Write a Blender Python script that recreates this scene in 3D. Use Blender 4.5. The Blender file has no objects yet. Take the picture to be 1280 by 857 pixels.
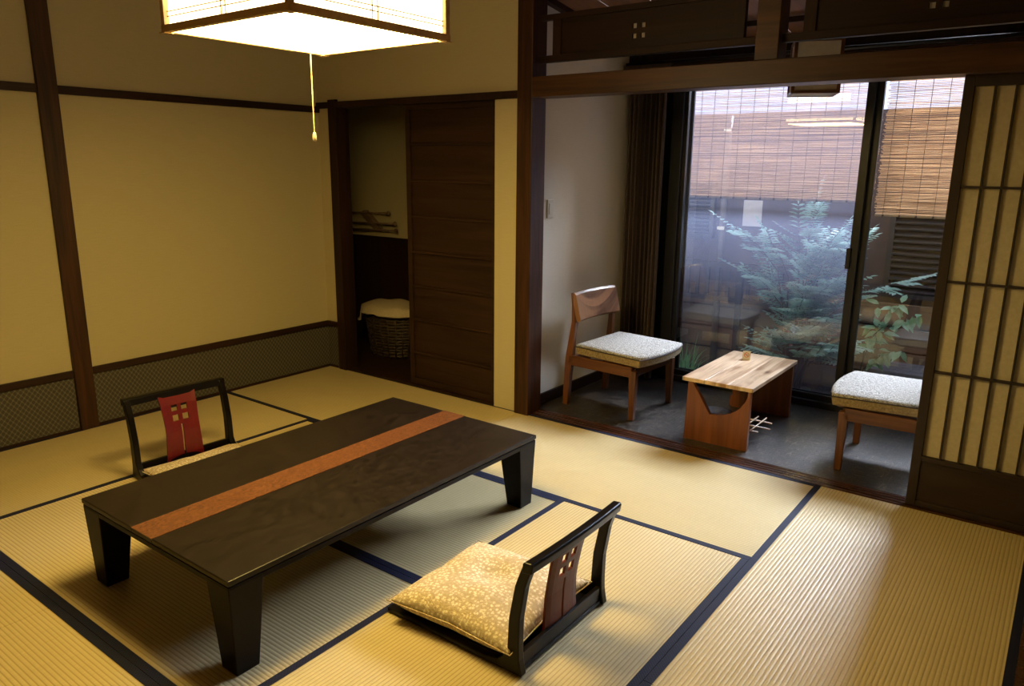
import bpy, bmesh, math, random
from mathutils import Vector, Matrix
random.seed(7)
C = bpy.context.scene.collection
PI = math.pi

# ------------------------------------------------------------------ node materials
class G:
    def __init__(s, name):
        s.m = bpy.data.materials.new(name); s.m.use_nodes = True
        s.t = s.m.node_tree; s.t.nodes.clear()
        s.out = s.t.nodes.new('ShaderNodeOutputMaterial')
        s.co = s.t.nodes.new('ShaderNodeTexCoord').outputs['Object']
    def n(s, typ, ins=None, **props):
        nd = s.t.nodes.new(typ)
        for k, v in props.items(): setattr(nd, k, v)
        for k, v in (ins or {}).items(): s.put(nd, k, v)
        return nd
    def put(s, nd, k, v):
        i = nd.inputs[k]
        if isinstance(v, bpy.types.NodeSocket): s.t.links.new(v, i)
        else:
            if i.type == 'RGBA' and len(v) == 3: v = (*v, 1)
            i.default_value = v
    def mapping(s, scale=(1, 1, 1), rot=(0, 0, 0), src=None):
        return s.n('ShaderNodeMapping', {'Vector': src or s.co, 'Scale': scale, 'Rotation': rot}).outputs[0]
    def noise(s, vec, scale, detail=3, rough=.55, dist=0):
        return s.n('ShaderNodeTexNoise', {'Vector': vec, 'Scale': scale, 'Detail': detail, 'Roughness': rough, 'Distortion': dist}).outputs['Fac']
    def ramp(s, fac, stops):
        nd = s.n('ShaderNodeValToRGB', {'Fac': fac}); e = nd.color_ramp.elements
        while len(e) < len(stops): e.new(.5)
        for a, (p, c) in zip(e, stops): a.position = p; a.color = (*c, 1) if len(c) == 3 else c
        return nd.outputs[0]
    def math(s, op, a, b=0., c=None):
        d = {0: a, 1: b}
        if c is not None: d[2] = c
        return s.n('ShaderNodeMath', d, operation=op).outputs[0]
    def mix(s, f, a, b, blend='MIX'):
        nd = s.n('ShaderNodeMix', data_type='RGBA', blend_type=blend)
        for k, v in ((0, f), (6, a), (7, b)):
            if isinstance(v, bpy.types.NodeSocket): s.t.links.new(v, nd.inputs[k])
            else: nd.inputs[k].default_value = v if k == 0 else ((*v, 1) if len(v) == 3 else v)
        return nd.outputs[2]
    def sep(s, v): return s.n('ShaderNodeSeparateXYZ', {0: v}).outputs
    def bump(s, h, strength=.3, dist=.002):
        return s.n('ShaderNodeBump', {'Height': h, 'Strength': strength, 'Distance': dist}).outputs[0]
    def bsdf(s, col, rough=.5, normal=None, **kw):
        d = {'Base Color': col, 'Roughness': rough}
        d.update({k.replace('_', ' '): v for k, v in kw.items()})
        if normal is not None: d['Normal'] = normal
        nd = s.n('ShaderNodeBsdfPrincipled', d)
        s.t.links.new(nd.outputs[0], s.out.inputs[0]); return nd
    def surf(s, o): s.t.links.new(o, s.out.inputs[0]); return s.m

def m_wood(name, dark, light, axis='X', rough=.4, grain=1., bump=.15, spec=.5):
    g = G(name); long, cross = 1.2 * grain, 22 * grain
    sc = {'X': (long, cross, cross), 'Y': (cross, long, cross), 'Z': (cross, cross, long)}[axis]
    v = g.mapping(sc)
    a = g.noise(v, 1., 5, .6, .8); b = g.noise(g.mapping(tuple(k * 3 for k in sc)), 1., 3)
    f = g.math('ADD', g.math('MULTIPLY', a, .75), g.math('MULTIPLY', b, .25))
    col = g.ramp(f, [(.32, dark), (.68, light)])
    g.bsdf(col, g.math('MULTIPLY_ADD', f, .25, rough - .1), g.bump(f, bump, .002), Specular_IOR_Level=spec)
    return g.m

def m_plain(name, col, rough=.5, var=.12, scale=30, metallic=0., bump=0.05, spec=.5):
    g = G(name); f = g.noise(g.co, scale, 4)
    c2 = tuple(max(0, k * (1 - var)) for k in col); c3 = tuple(min(1, k * (1 + var)) for k in col)
    g.bsdf(g.ramp(f, [(.3, c2), (.7, c3)]), rough, g.bump(f, bump, .002), Metallic=metallic, Specular_IOR_Level=spec)
    return g.m

def m_wallpaper(name, col, var=.05):
    g = G(name)
    a = g.noise(g.mapping((8, 8, 120)), 1.5, 4, .6); b = g.noise(g.co, 140, 3)
    f = g.math('ADD', g.math('MULTIPLY', a, .6), g.math('MULTIPLY', b, .4))
    g.bsdf(g.ramp(f, [(.3, tuple(k * (1 - var) for k in col)), (.7, tuple(min(1, k * (1 + var)) for k in col))]), .85, g.bump(f, .35, .002))
    return g.m

def m_tatami():
    g = G('tatami_rush'); o = g.sep(g.co)
    wob = g.math('MULTIPLY', g.noise(g.mapping((6, 40, 1)), 1., 2), .0007)
    y = g.math('ADD', o[1], wob)
    w = g.math('SINE', g.math('MULTIPLY', y, 2 * PI / .0155))
    rid = g.math('MULTIPLY_ADD', w, .5, .5)
    rush = g.noise(g.mapping((520, 12, 1)), 1., 2, .6)
    big = g.noise(g.mapping((1.5, 4, 1)), 1., 3)
    c = g.ramp(g.math('ADD', g.math('MULTIPLY', rush, .6), g.math('MULTIPLY', big, .4)), [(.3, (.485, .40, .212)), (.7, (.63, .53, .30))])
    c = g.mix(g.ramp(rid, [(.0, (1, 1, 1)), (.30, (0, 0, 0))]), c, (.38, .29, .145))
    h = g.math('ADD', g.math('POWER', rid, .6), g.math('MULTIPLY', rush, .18))
    g.bsdf(c, .40, g.bump(h, .34, .003), Specular_IOR_Level=.38)
    return g.m

def m_heri():
    g = G('tatami_border_cloth'); o = g.sep(g.co)
    k = g.math('MULTIPLY', g.math('SINE', g.math('MULTIPLY', o[0], 520)), g.math('SINE', g.math('MULTIPLY', o[1], 520)))
    g.bsdf(g.ramp(k, [(.4, (.006, .008, .028)), (.9, (.016, .020, .070))]), .7, g.bump(k, .2, .001), Specular_IOR_Level=.25); return g.m

def m_wainscot():
    g = G('wainscot_fabric'); o = g.sep(g.co)
    u = g.math('ADD', o[1], o[0]); k = 2 * PI / .029
    a = g.math('ABSOLUTE', g.math('SINE', g.math('MULTIPLY', g.math('ADD', u, g.math('MULTIPLY', o[2], .8)), k / 2)))
    b = g.math('ABSOLUTE', g.math('SINE', g.math('MULTIPLY', g.math('SUBTRACT', u, g.math('MULTIPLY', o[2], .8)), k / 2)))
    f = g.math('MINIMUM', a, b)
    f2 = g.math('MULTIPLY', g.math('SUBTRACT', 1., a), g.math('SUBTRACT', 1., b))
    c = g.ramp(f, [(.10, (.11, .10, .075)), (.34, (.045, .041, .036))])
    g.bsdf(g.mix(f2, c, (.15, .135, .10)), .7, g.bump(f, .3, .001)); return g.m

def m_floral():
    g = G('floral_cushion_cloth')
    vor = g.n('ShaderNodeTexVoronoi', {'Vector': g.mapping((1, 1, .7)), 'Scale': 72., 'Randomness': .7})
    d = vor.outputs['Distance']
    v2 = g.n('ShaderNodeTexVoronoi', {'Vector': g.co, 'Scale': 200., 'Randomness': 1.}).outputs['Distance']
    f = g.math('ADD', g.math('MULTIPLY', d, .8), g.math('MULTIPLY', v2, .35))
    c = g.ramp(f, [(.10, (.56, .45, .26)), (.17, (.78, .71, .56)), (.42, (.70, .62, .46)), (.52, (.50, .40, .25)), (.8, (.42, .33, .20))])
    wr = g.noise(g.mapping((1, 1, 1)), 11., 3, .5, 1.2)
    g.bsdf(c, .7, g.bump(g.math('ADD', g.math('MULTIPLY', wr, 6.), g.math('MULTIPLY', f, .4)), .35, .004)); return g.m

def m_burl():
    g = G('burl_veneer')
    f = g.noise(g.mapping((45, 30, 10)), 1., 6, .7, 2.2)
    g.bsdf(g.ramp(f, [(.30, (.03, .008, .003)), (.48, (.12, .042, .014)), (.72, (.24, .10, .036))]), .35); return g.m

def m_lacquer():
    g = G('dark_lacquer_top')
    f = g.noise(g.mapping((30, 18, 10)), 1., 6, .7, 1.2)
    g.bsdf(g.ramp(f, [(.35, (.006, .0038, .0024)), (.68, (.020, .0125, .0075))]), g.math('MULTIPLY_ADD', f, .25, .25), g.bump(f, .12, .001), Specular_IOR_Level=.3); return g.m

def m_seatfabric():
    g = G('melange_seat_fabric')
    a = g.noise(g.mapping((260, 80, 200)), 1., 2); b = g.noise(g.mapping((80, 260, 200)), 1., 2)
    f = g.math('ADD', g.math('MULTIPLY', a, .5), g.math('MULTIPLY', b, .5))
    c = g.ramp(f, [(.36, (.05, .047, .042)), (.48, (.26, .247, .22)), (.64, (.60, .58, .54))])
    g.bsdf(c, .85, g.bump(f, .5, .002)); return g.m

def m_engawa():
    g = G('veranda_floorboards'); o = g.sep(g.co)
    a = g.noise(g.mapping((14, 90, 1), (0, 0, .5)), 1., 4, .65, 1.5)
    b = g.noise(g.mapping((90, 12, 1), (0, 0, -.3)), 1., 4, .65, 1.5)
    f = g.math('MAXIMUM', a, b)
    c = g.ramp(f, [(.48, (.008, .0065, .006)), (.57, (.022, .018, .015)), (.66, (.15, .125, .095))])
    j = g.math('ABSOLUTE', g.math('SUBTRACT', g.math('FRACT', g.math('MULTIPLY', o[1], 1 / .15)), .5))
    jj = g.ramp(j, [(.47, (0, 0, 0)), (.49, (1, 1, 1))])
    c = g.mix(jj, c, (.006, .005, .005))
    g.bsdf(c, g.math('MULTIPLY_ADD', f, .35, .14), g.bump(f, .7, .003), Specular_IOR_Level=.6); return g.m

def m_glass():
    g = G('window_glass')
    lw = g.n('ShaderNodeLayerWeight', {'Blend': .5}).outputs['Facing']
    fr = g.math('MULTIPLY_ADD', g.math('POWER', lw, 4.), .6, .05)
    tr = g.n('ShaderNodeBsdfTransparent', {'Color': (.93, .95, .96)}).outputs[0]
    gl = g.n('ShaderNodeBsdfGlossy', {'Color': (1, 1, 1), 'Roughness': 0.0}).outputs[0]
    mx = g.n('ShaderNodeMixShader', {0: fr}); g.t.links.new(tr, mx.inputs[1]); g.t.links.new(gl, mx.inputs[2])
    return g.surf(mx.outputs[0])

def m_screen():
    g = G('insect_mesh')
    tr = g.n('ShaderNodeBsdfTransparent', {'Color': (1, 1, 1)}).outputs[0]
    df = g.n('ShaderNodeBsdfDiffuse', {'Color': (.30, .33, .50)}).outputs[0]
    tl = g.n('ShaderNodeBsdfTranslucent', {'Color': (.36, .40, .58)}).outputs[0]
    a = g.n('ShaderNodeMixShader', {0: .6}); g.t.links.new(df, a.inputs[1]); g.t.links.new(tl, a.inputs[2])
    b = g.n('ShaderNodeMixShader', {0: SCREEN}); g.t.links.new(tr, b.inputs[1]); g.t.links.new(a.outputs[0], b.inputs[2])
    return g.surf(b.outputs[0])

def m_translucent(name, c1, c2, mapscale, f=.45, rough=.7, seed_scale=1.):
    g = G(name)
    nz = g.noise(g.mapping(mapscale), seed_scale, 3, .7)
    c = g.ramp(nz, [(.3, c1), (.7, c2)])
    p = g.n('ShaderNodeBsdfPrincipled', {'Base Color': c, 'Roughness': rough}).outputs[0]
    t = g.n('ShaderNodeBsdfTranslucent', {'Color': c}).outputs[0]
    mx = g.n('ShaderNodeMixShader', {0: f}); g.t.links.new(p, mx.inputs[1]); g.t.links.new(t, mx.inputs[2])
    return g.surf(mx.outputs[0])

def m_emit(name, col, strength):
    g = G(name); f = g.noise(g.mapping((60, 60, 60)), 1., 4)
    c = g.ramp(f, [(.2, tuple(k * .94 for k in col)), (.8, col)])
    e = g.n('ShaderNodeEmission', {'Color': c, 'Strength': strength}).outputs[0]
    return g.surf(e)

def m_knotty(name, dark, light):
    g = G(name); o = g.sep(g.co)
    pl = g.math('FLOOR', g.math('MULTIPLY', g.math('ADD', o[0], .215), 1 / .1435))
    v = g.n('ShaderNodeCombineXYZ', {0: o[0], 1: g.math('ADD', o[1], g.math('MULTIPLY', pl, .37)), 2: pl}).outputs[0]
    kn = g.n('ShaderNodeTexVoronoi', {'Vector': g.mapping((7, 4.2, 1), src=v), 'Scale': 1., 'Randomness': 1.}).outputs['Distance']
    grain = g.noise(g.mapping((26, 1.6, 1), src=v), 1., 5, .6, .8)
    f = g.math('ADD', grain, g.math('MULTIPLY', g.ramp(kn, [(.0, (1, 1, 1)), (.30, (0, 0, 0))]), -.22))
    c = g.ramp(f, [(.30, dark), (.56, light)])
    c = g.mix(g.ramp(kn, [(.05, (1, 1, 1)), (.11, (0, 0, 0))]), c, (.07, .03, .015))
    tint = g.math('MULTIPLY_ADD', g.math('SINE', g.math('MULTIPLY', pl, 2.3)), .10, .93)
    c = g.mix(1., c, g.n('ShaderNodeCombineColor', {0: tint, 1: tint, 2: tint}).outputs[0], 'MULTIPLY')
    g.bsdf(c, .28, g.bump(f, .1, .001)); return g.m

def m_leaf(name, c1, c2, scale=8):
    return m_translucent(name, c1, c2, (1, 1, 1), .3, .35, scale)

# ------------------------------------------------------------------ look constants
LAMP = (1.0, .70, .20); LAMP_DOWN = 50.; LAMP_SIDE = 8.
SKY = (.62, .70, 1.0); SKY_S = 2.3
SUN = (.80, .86, 1.0); SUN_S = 48.
SCREEN = .20

M = dict(
    dark=m_wood('dark_stained_timber', (.009, .004, .0028), (.036, .0145, .008), 'Z', .5, spec=.25),
    darkx=m_wood('dark_stained_beam', (.009, .004, .0028), (.032, .013, .0075), 'X', .5, spec=.25),
    darky=m_wood('dark_stained_rail', (.009, .004, .0028), (.034, .014, .008), 'Y', .5, spec=.25),
    post=m_wood('brown_post_timber', (.012, .005, .003), (.070, .026, .011), 'Z', .45, 1.2, .3, spec=.3),
    lintel=m_wood('brown_lintel_timber', (.022, .009, .004), (.105, .044, .017), 'X', .4, .7, .2, spec=.35),
    sill=m_wood('reddish_sill_timber', (.022, .008, .004), (.075, .027, .013), 'X', .25),
    door=m_wood('dark_door_timber', (.012, .0055, .003), (.042, .018, .009), 'X', .5, .8, spec=.25),
    black=m_plain('black_window_metal', (.008, .008, .010), .35, .2),
    wallp=m_wallpaper('warm_beige_wallpaper', (.47, .41, .25)),
    wallw=m_wallpaper('pale_beige_wallpaper', (.70, .64, .54)),
    ceil=m_wood('ceiling_boards', (.10, .055, .028), (.20, .115, .06), 'Y', .6, .6),
    eceil=m_wood('reddish_ceiling_boards', (.13, .055, .030), (.26, .12, .065), 'Y', .6, .6),
    tatami=m_tatami(), heri=m_heri(), wain=m_wainscot(), floral=m_floral(), burl=m_burl(), lacq=m_lacquer(),
    leg=m_plain('black_brown_lacquer', (.005, .003, .002), .42, .3, 20, spec=.15),
    zframe=m_plain('black_lacquer', (.004, .0028, .0024), .30, .3, 15, spec=.2),
    red=m_plain('red_lacquer', (.115, .004, .007), .4, .15, 20),
    zback=m_wood('shaded_splat_back', (.075, .013, .007), (.15, .032, .016), 'Z', .4, spec=.3),  # red-brown splat back, the shade on it put into the colour
    chair=m_wood('walnut_chair_wood', (.055, .018, .007), (.17, .062, .022), 'Z', .35),
    chairx=m_wood('walnut_rail_wood', (.055, .018, .007), (.17, .062, .022), 'X', .35),
    chairy=m_wood('walnut_backrest_wood', (.045, .018, .008), (.22, .10, .045), 'Y', .3, .7),
    chairb=m_knotty('grainy_backrest_wood', (.10, .042, .018), (.30, .15, .072)),
    seatf=m_seatfabric(), seatside=m_plain('tan_seat_edging', (.26, .19, .095), .85, .35, 90, bump=.4),
    ttop=m_knotty('knotty_tabletop_wood', (.34, .19, .095), (.72, .53, .35)),
    tpanel=m_wood('red_brown_panel_wood', (.09, .025, .008), (.24, .075, .024), 'Z', .35, .6),
    engawa=m_engawa(), glass=m_glass(), screen=m_screen(),
    paper=m_translucent('shoji_paper', (.50, .43, .28), (.58, .51, .35), (40, 40, 40), .12, .8),
    shoji=m_wood('shoji_frame_wood', (.010, .005, .004), (.030, .013, .009), 'Z', .5),
    shojib=m_wood('shoji_board_wood', (.010, .0045, .0035), (.030, .012, .008), 'X', .5),
    curtain=m_plain('brown_curtain_cloth', (.050, .031, .022), .8, .3, 60, bump=.3),
    switch=m_plain('ivory_plastic', (.62, .58, .48), .4, .04),
    lfr=m_wood('lamp_frame_wood', (.42, .26, .11), (.62, .43, .22), 'X', .45),
    lamp=m_emit('lit_lamp_diffuser', LAMP, LAMP_DOWN), lampside=m_emit('lit_lamp_paper', (1, .74, .36), LAMP_SIDE),
    lanpaper=m_plain('unlit_lantern_paper', (.50, .46, .42), .8, .08),
    cord=m_plain('ivory_cord', (.34, .28, .17), .5, .05),
    wick=m_wood('dark_wicker', (.012, .008, .005), (.06, .035, .02), 'X', .6, 4.),
    cloth=m_plain('cream_towel', (.50, .42, .28), .9, .15, 120, bump=.6),
    peg=m_plain('worn_rack_wood', (.16, .10, .06), .5, .2), steel=m_plain('brushed_steel', (.55, .55, .56), .25, .1, 40, 1.),
    card=m_plain('cream_card', (.80, .74, .62), .6, .03), redink=m_plain('red_print', (.72, .10, .03), .6, .05), ink=m_plain('dark_print', (.08, .05, .03), .6, .05),
    dish=m_plain('printed_dish_glaze', (.42, .41, .47), .15, .7, 45), rod=m_plain('pale_rod_wood', (.55, .42, .30), .4, .15),
    reed=m_translucent('split_reed', (.32, .18, .10), (.90, .68, .44), (2.2, 30, 170), .46, .6, 1.),
    string=m_plain('blind_string', (.05, .035, .03), .8, .1),
    bamboo=m_plain('bamboo_batten', (.33, .22, .11), .5, .2),
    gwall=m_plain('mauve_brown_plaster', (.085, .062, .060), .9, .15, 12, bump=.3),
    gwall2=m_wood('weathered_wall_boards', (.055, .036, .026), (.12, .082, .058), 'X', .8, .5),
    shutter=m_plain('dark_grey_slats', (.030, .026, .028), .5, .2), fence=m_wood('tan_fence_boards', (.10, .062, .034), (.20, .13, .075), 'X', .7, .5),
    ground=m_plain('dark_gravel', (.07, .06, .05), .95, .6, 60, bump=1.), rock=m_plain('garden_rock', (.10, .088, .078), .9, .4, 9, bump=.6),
    notice=m_plain('white_paper_notice', (.62, .60, .60), .8, .05), grey=m_plain('grey_bench_boards', (.14, .14, .15), .6, .2, 18), pipe=m_plain('brown_grey_downpipe', (.13, .115, .105), .5, .08),
    leaf=m_leaf('feathery_leaf', (.22, .45, .35), (.60, .82, .70)), leaf2=m_leaf('broad_leaf', (.12, .28, .12), (.34, .52, .32)), grass=m_leaf('grass_blade', (.12, .36, .12), (.34, .62, .26)),
    bark=m_plain('plant_stem', (.07, .045, .03), .8, .2),
)

# ------------------------------------------------------------------ mesh helpers
class MB:
    def __init__(s): s.b = bmesh.new()
    def box(s, x0, x1, y0, y1, z0, z1, mat=None):
        P = [(x, y, z) for z in (z0, z1) for y in (y0, y1) for x in (x0, x1)]
        return s.hexa(P)
    def hexa(s, P):
        v = [s.b.verts.new(p) for p in P]
        for f in ((0, 2, 3, 1), (4, 5, 7, 6), (0, 1, 5, 4), (2, 6, 7, 3), (0, 4, 6, 2), (1, 3, 7, 5)):
            s.b.faces.new([v[i] for i in f])
        return s
    def prism(s, pts, axis, a, b):
        """closed outline pts (2-D) pushed along axis from a to b"""
        def P(p, t): return {'X': (t, p[0], p[1]), 'Y': (p[0], t, p[1]), 'Z': (p[0], p[1], t)}[axis]
        A = [s.b.verts.new(P(p, a)) for p in pts]; B = [s.b.verts.new(P(p, b)) for p in pts]
        n = len(pts)
        s.b.faces.new(A); s.b.faces.new(B[::-1])
        for i in range(n): s.b.faces.new((A[i], B[i], B[(i + 1) % n], A[(i + 1) % n]))
        return s
    def tube(s, pts, r, seg=8, cap=True):
        pts = [Vector(p) for p in pts]; rs = r if isinstance(r, (list, tuple)) else [r] * len(pts)
        rings = []
        for i, p in enumerate(pts):
            d = (pts[min(i + 1, len(pts) - 1)] - pts[max(i - 1, 0)]).normalized()
            u = d.cross(Vector((0, 0, 1)) if abs(d.z) < .9 else Vector((1, 0, 0))).normalized(); w = d.cross(u)
            rings.append([s.b.verts.new(p + rs[i] * (math.cos(2 * PI * k / seg) * u + math.sin(2 * PI * k / seg) * w)) for k in range(seg)])
        for a, b in zip(rings, rings[1:]):
            for k in range(seg): s.b.faces.new((a[k], a[(k + 1) % seg], b[(k + 1) % seg], b[k]))
        if cap: s.b.faces.new(rings[0][::-1]); s.b.faces.new(rings[-1])
        return s
    def lathe(s, prof, c=(0, 0, 0), seg=24):
        rings = []
        for r, z in prof:
            rings.append([s.b.verts.new((c[0] + r * math.cos(2 * PI * k / seg), c[1] + r * math.sin(2 * PI * k / seg), c[2] + z)) for k in range(seg)])
        for a, b in zip(rings, rings[1:]):
            for k in range(seg): s.b.faces.new((a[k], a[(k + 1) % seg], b[(k + 1) % seg], b[k]))
        s.b.faces.new(rings[0][::-1]); s.b.faces.new(rings[-1]); return s
    def holed(s, us, vs, hole, fn, t):
        """panel over the grid us x vs with missing cells; fn(u, v, w) -> point, thickness t"""
        V = {}
        def gv(i, j, k):
            if (i, j, k) not in V: V[i, j, k] = s.b.verts.new(fn(us[i], vs[j], t * k))
            return V[i, j, k]
        nu, nv = len(us) - 1, len(vs) - 1
        ok = [[not hole((us[i] + us[i + 1]) / 2, (vs[j] + vs[j + 1]) / 2) for j in range(nv)] for i in range(nu)]
        def on(i, j): return 0 <= i < nu and 0 <= j < nv and ok[i][j]
        for i in range(nu):
            for j in range(nv):
                if not ok[i][j]: continue
                s.b.faces.new([gv(*q) for q in ((i, j, 1), (i + 1, j, 1), (i + 1, j + 1, 1), (i, j + 1, 1))])
                s.b.faces.new([gv(*q) for q in ((i, j, 0), (i, j + 1, 0), (i + 1, j + 1, 0), (i + 1, j, 0))])
                for (di, dj, a, b) in ((-1, 0, (i, j), (i, j + 1)), (1, 0, (i + 1, j + 1), (i + 1, j)), (0, -1, (i + 1, j), (i, j)), (0, 1, (i, j + 1), (i + 1, j + 1))):
                    if not on(i + di, j + dj):
                        s.b.faces.new([gv(*a, 0), gv(*a, 1), gv(*b, 1), gv(*b, 0)])
        return s
    def quad(s, *P): s.b.faces.new([s.b.verts.new(p) for p in P]); return s
    def obj(s, name, mat, parent=None, bevel=0, smooth=False, sub=0, off=None, recalc=True):
        if recalc: bmesh.ops.recalc_face_normals(s.b, faces=s.b.faces)
        if off: bmesh.ops.translate(s.b, verts=s.b.verts, vec=Vector(off))
        me = bpy.data.meshes.new(name); s.b.to_mesh(me); s.b.free()
        o = bpy.data.objects.new(name, me); C.objects.link(o)
        me.materials.append(M[mat] if isinstance(mat, str) else mat)
        if parent: o.parent = parent
        if smooth:
            for p in me.polygons: p.use_smooth = True
        if bevel:
            b = o.modifiers.new('edge', 'BEVEL'); b.width = bevel; b.segments = 2; b.limit_method = 'ANGLE'; b.angle_limit = .6
        if sub:
            b = o.modifiers.new('round', 'SUBSURF'); b.levels = sub; b.render_levels = sub
        return o

def tag(o, label, cat, group=None, kind=None):
    o['label'] = label; o['category'] = cat
    if group: o['group'] = group
    if kind: o['kind'] = kind
    return o
def thing(name, label, cat, loc=(0, 0, 0), rz=0., group=None):
    o = bpy.data.objects.new(name, None); C.objects.link(o); o.location = loc; o.rotation_euler = (0, 0, rz)
    return tag(o, label, cat, group)
def struct(name, mb, mat, label, cat, parent=None, **kw):
    o = mb.obj(name, mat, parent, **kw)
    if parent is None: tag(o, label, cat, kind='structure')
    return o
def dup(root, loc, rz, label):
    r = root.copy(); C.objects.link(r); r.location = loc; r.rotation_euler = (0, 0, rz); r['label'] = label
    for ch in root.children:
        c = ch.copy(); C.objects.link(c); c.parent = r
        for g in ch.children:
            d = g.copy(); C.objects.link(d); d.parent = c
    return r

# ------------------------------------------------------------------ camera
cam = bpy.data.cameras.new('camera'); co = bpy.data.objects.new('camera', cam); C.objects.link(co)
yaw, tilt, roll = .642944, 1.337015, .00942
co.matrix_world = Matrix.Translation((4.7345, -3.851, 1.6115)) @ (Matrix.Rotation(yaw, 4, 'Z') @ Matrix.Rotation(tilt, 4, 'X') @ Matrix.Rotation(roll, 4, 'Z'))
cam.sensor_width = 36; cam.lens = 939.54 / 1280 * 36; cam.clip_start = .02
bpy.context.scene.camera = co

# ------------------------------------------------------------------ room shell
XR, YF, ZC = 5.75, -4.9, 2.66
struct('floor', MB().box(-.1, XR, YF, .0, -.20, -.056), 'dark', 'dark subfloor under the tatami mats', 'floor')
struct('floor_entry', MB().box(4.90, XR, YF, .0, -.05, 0).box(-.1, 4.90, YF, -3.835, -.05, 0), 'engawa', 'dark boards beyond the tatami at the near side', 'floor')
struct('floor_veranda', MB().box(1.80, XR, .14, 1.40, -.20, 0), 'engawa', 'dark glossy floorboards of the veranda', 'floor')
struct('floor_washroom', MB().box(-1.3, 1.78, .075, 1.1, -.20, 0), 'dark', 'dark floor of the washroom behind the sliding door', 'floor')
struct('wall_left', MB().box(-.1, 0, YF, .1, .35, 2.9).box(-.1, -.004, YF, .1, -.2, .35), 'wallp', 'warm beige papered left wall', 'wall')
struct('wall_front_bounce', MB().box(-.1, XR, YF - .1, YF, -.2, 2.9), 'wallp', 'unseen beige wall behind the viewpoint, added for bounce light', 'wall')  # out of view, added only to bounce lamp light back
struct('wall_right_bounce', MB().box(XR, XR + .1, YF - .1, 1.42, -.2, 2.9), 'wallp', 'unseen beige wall at the far right, added for bounce light', 'wall')  # unseen side closure, placed here for light bounce
struct('wall_back', MB().box(0, 1.89, 0, .075, 2.045, 2.9).box(0, .15, 0, .075, .35, 2.045).box(0, .15, .004, .075, -.2, .35).box(1.70, 1.89, 0, .075, .0, 2.045), 'wallp', 'warm beige back wall over and beside the sliding door', 'wall')
struct('wall_veranda_left', MB().box(1.80, 1.92, .122, 1.5, -.2, 2.9), 'wallw', 'pale beige side wall of the veranda with a switch', 'wall')
struct('wall_washroom', MB().box(-1.3, 1.79, 1.0, 1.1, .95, 2.6), 'wallp', 'dim beige wall inside the washroom', 'wall')
struct('wall_washroom_wainscot', MB().box(-1.3, 1.79, .985, 1.1, 0, .95), 'dark', 'dark board wainscot inside the washroom', 'wall')
struct('wall_washroom_front', MB().box(-1.4, 0, .075, .1, -.2, 2.6), 'wallp', 'unseen front wall of the washroom, added to stop stray light', 'wall')  # hidden closure, added because light leaked into the washroom
struct('wall_washroom_left', MB().box(-1.4, -1.3, .0, 1.1, -.2, 2.6), 'wallp', 'unlit side wall of the washroom', 'wall')
struct('ceiling_washroom', MB().box(-1.4, 1.79, .075, 1.1, 2.5, 2.6), 'ceil', 'low ceiling of the washroom', 'ceiling')
struct('ceiling', MB().box(-.1, XR, YF, .12, ZC, ZC + .1), 'ceil', 'boarded ceiling of the tatami room', 'ceiling')
e = MB()
for i in range(14):
    x0 = 1.92 + i * .29
    e.hexa([(x0, .06, 2.62), (x0 + .285, .06, 2.62), (x0, 1.55, 2.40), (x0 + .285, 1.55, 2.40), (x0, .06, 2.64), (x0 + .285, .06, 2.64), (x0, 1.55, 2.42), (x0 + .285, 1.55, 2.42)])
struct('ceiling_veranda', e, 'eceil', 'sloping reddish boarded ceiling of the veranda', 'ceiling')
e = MB().hexa([(1.92, .06, 2.585), (1.965, .06, 2.585), (1.92, 1.4, 2.388), (1.965, 1.4, 2.388), (1.92, .06, 2.62), (1.965, .06, 2.62), (1.92, 1.4, 2.42), (1.965, 1.4, 2.42)])
for y in (.5, .95): e.box(1.92, XR, y, y + .025, 2.62 - .148 * y - .035, 2.62 - .148 * y - .005)
struct('trim_10', e, 'dark', 'dark battens under the sloping veranda ceiling', 'trim')
# lower wall covering on the left
struct('wall_left_wainscot', MB().box(-.004, .006, YF, .0, 0, .335).box(0, .15, -.006, .004, 0, .335), 'wain', 'lattice patterned dark wainscot under the left wall', 'wainscot')
struct('trim_1', MB().box(0, .018, YF, 0, .335, .378).box(0, .15, -.018, 0, .335, .378), 'darky', 'dark cap rail above the patterned wainscot', 'trim', bevel=.003)
struct('baseboard_left', MB().box(0, .012, YF, -.0, 0, .018).box(0, .11, -.012, 0, 0, .018), 'darky', 'thin dark strip along the left wall base', 'baseboard')
struct('trim_2', MB().box(0, .02, YF, .0, 1.972, 2.018).box(0, 1.89, -.02, 0, 2.0, 2.045).box(0, 1.89, 0, .08, 2.0, 2.044), 'darky', 'dark picture rail running along the left and back walls', 'trim', bevel=.003)
struct('trim_3', MB().box(0, .03, -1.948, -1.842, 0, ZC), 'post', 'dark timber post set in the left wall', 'post', bevel=.004)
struct('trim_4', MB().box(.138, .225, -.025, .10, 0, 2.06), 'dark', 'dark timber post beside the sliding door opening', 'post', bevel=.004)
struct('trim_5', MB().box(1.888, 2.0, -.025, .125, -.05, ZC), 'post', 'brown timber post between the room and the veranda', 'post', bevel=.005)
struct('trim_6', MB().box(2.0, XR, -.03, .13, 2.0, 2.115), 'lintel', 'long brown lintel beam over the veranda opening', 'beam', bevel=.004)
struct('trim_7', MB().box(3.325, 3.44, -.01, .12, 2.115, ZC), 'lintel', 'short brown strut rising from the lintel beam', 'post', bevel=.004)
s = MB().box(2.0, XR, .02, .14, -.05, -.006)
for k in range(4): s.box(2.0, XR, .024 + k * .032, .024 + k * .032 + .02, -.006, .004)
struct('trim_8', s, 'sill', 'grooved reddish sill between tatami and veranda', 'sill')
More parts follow.
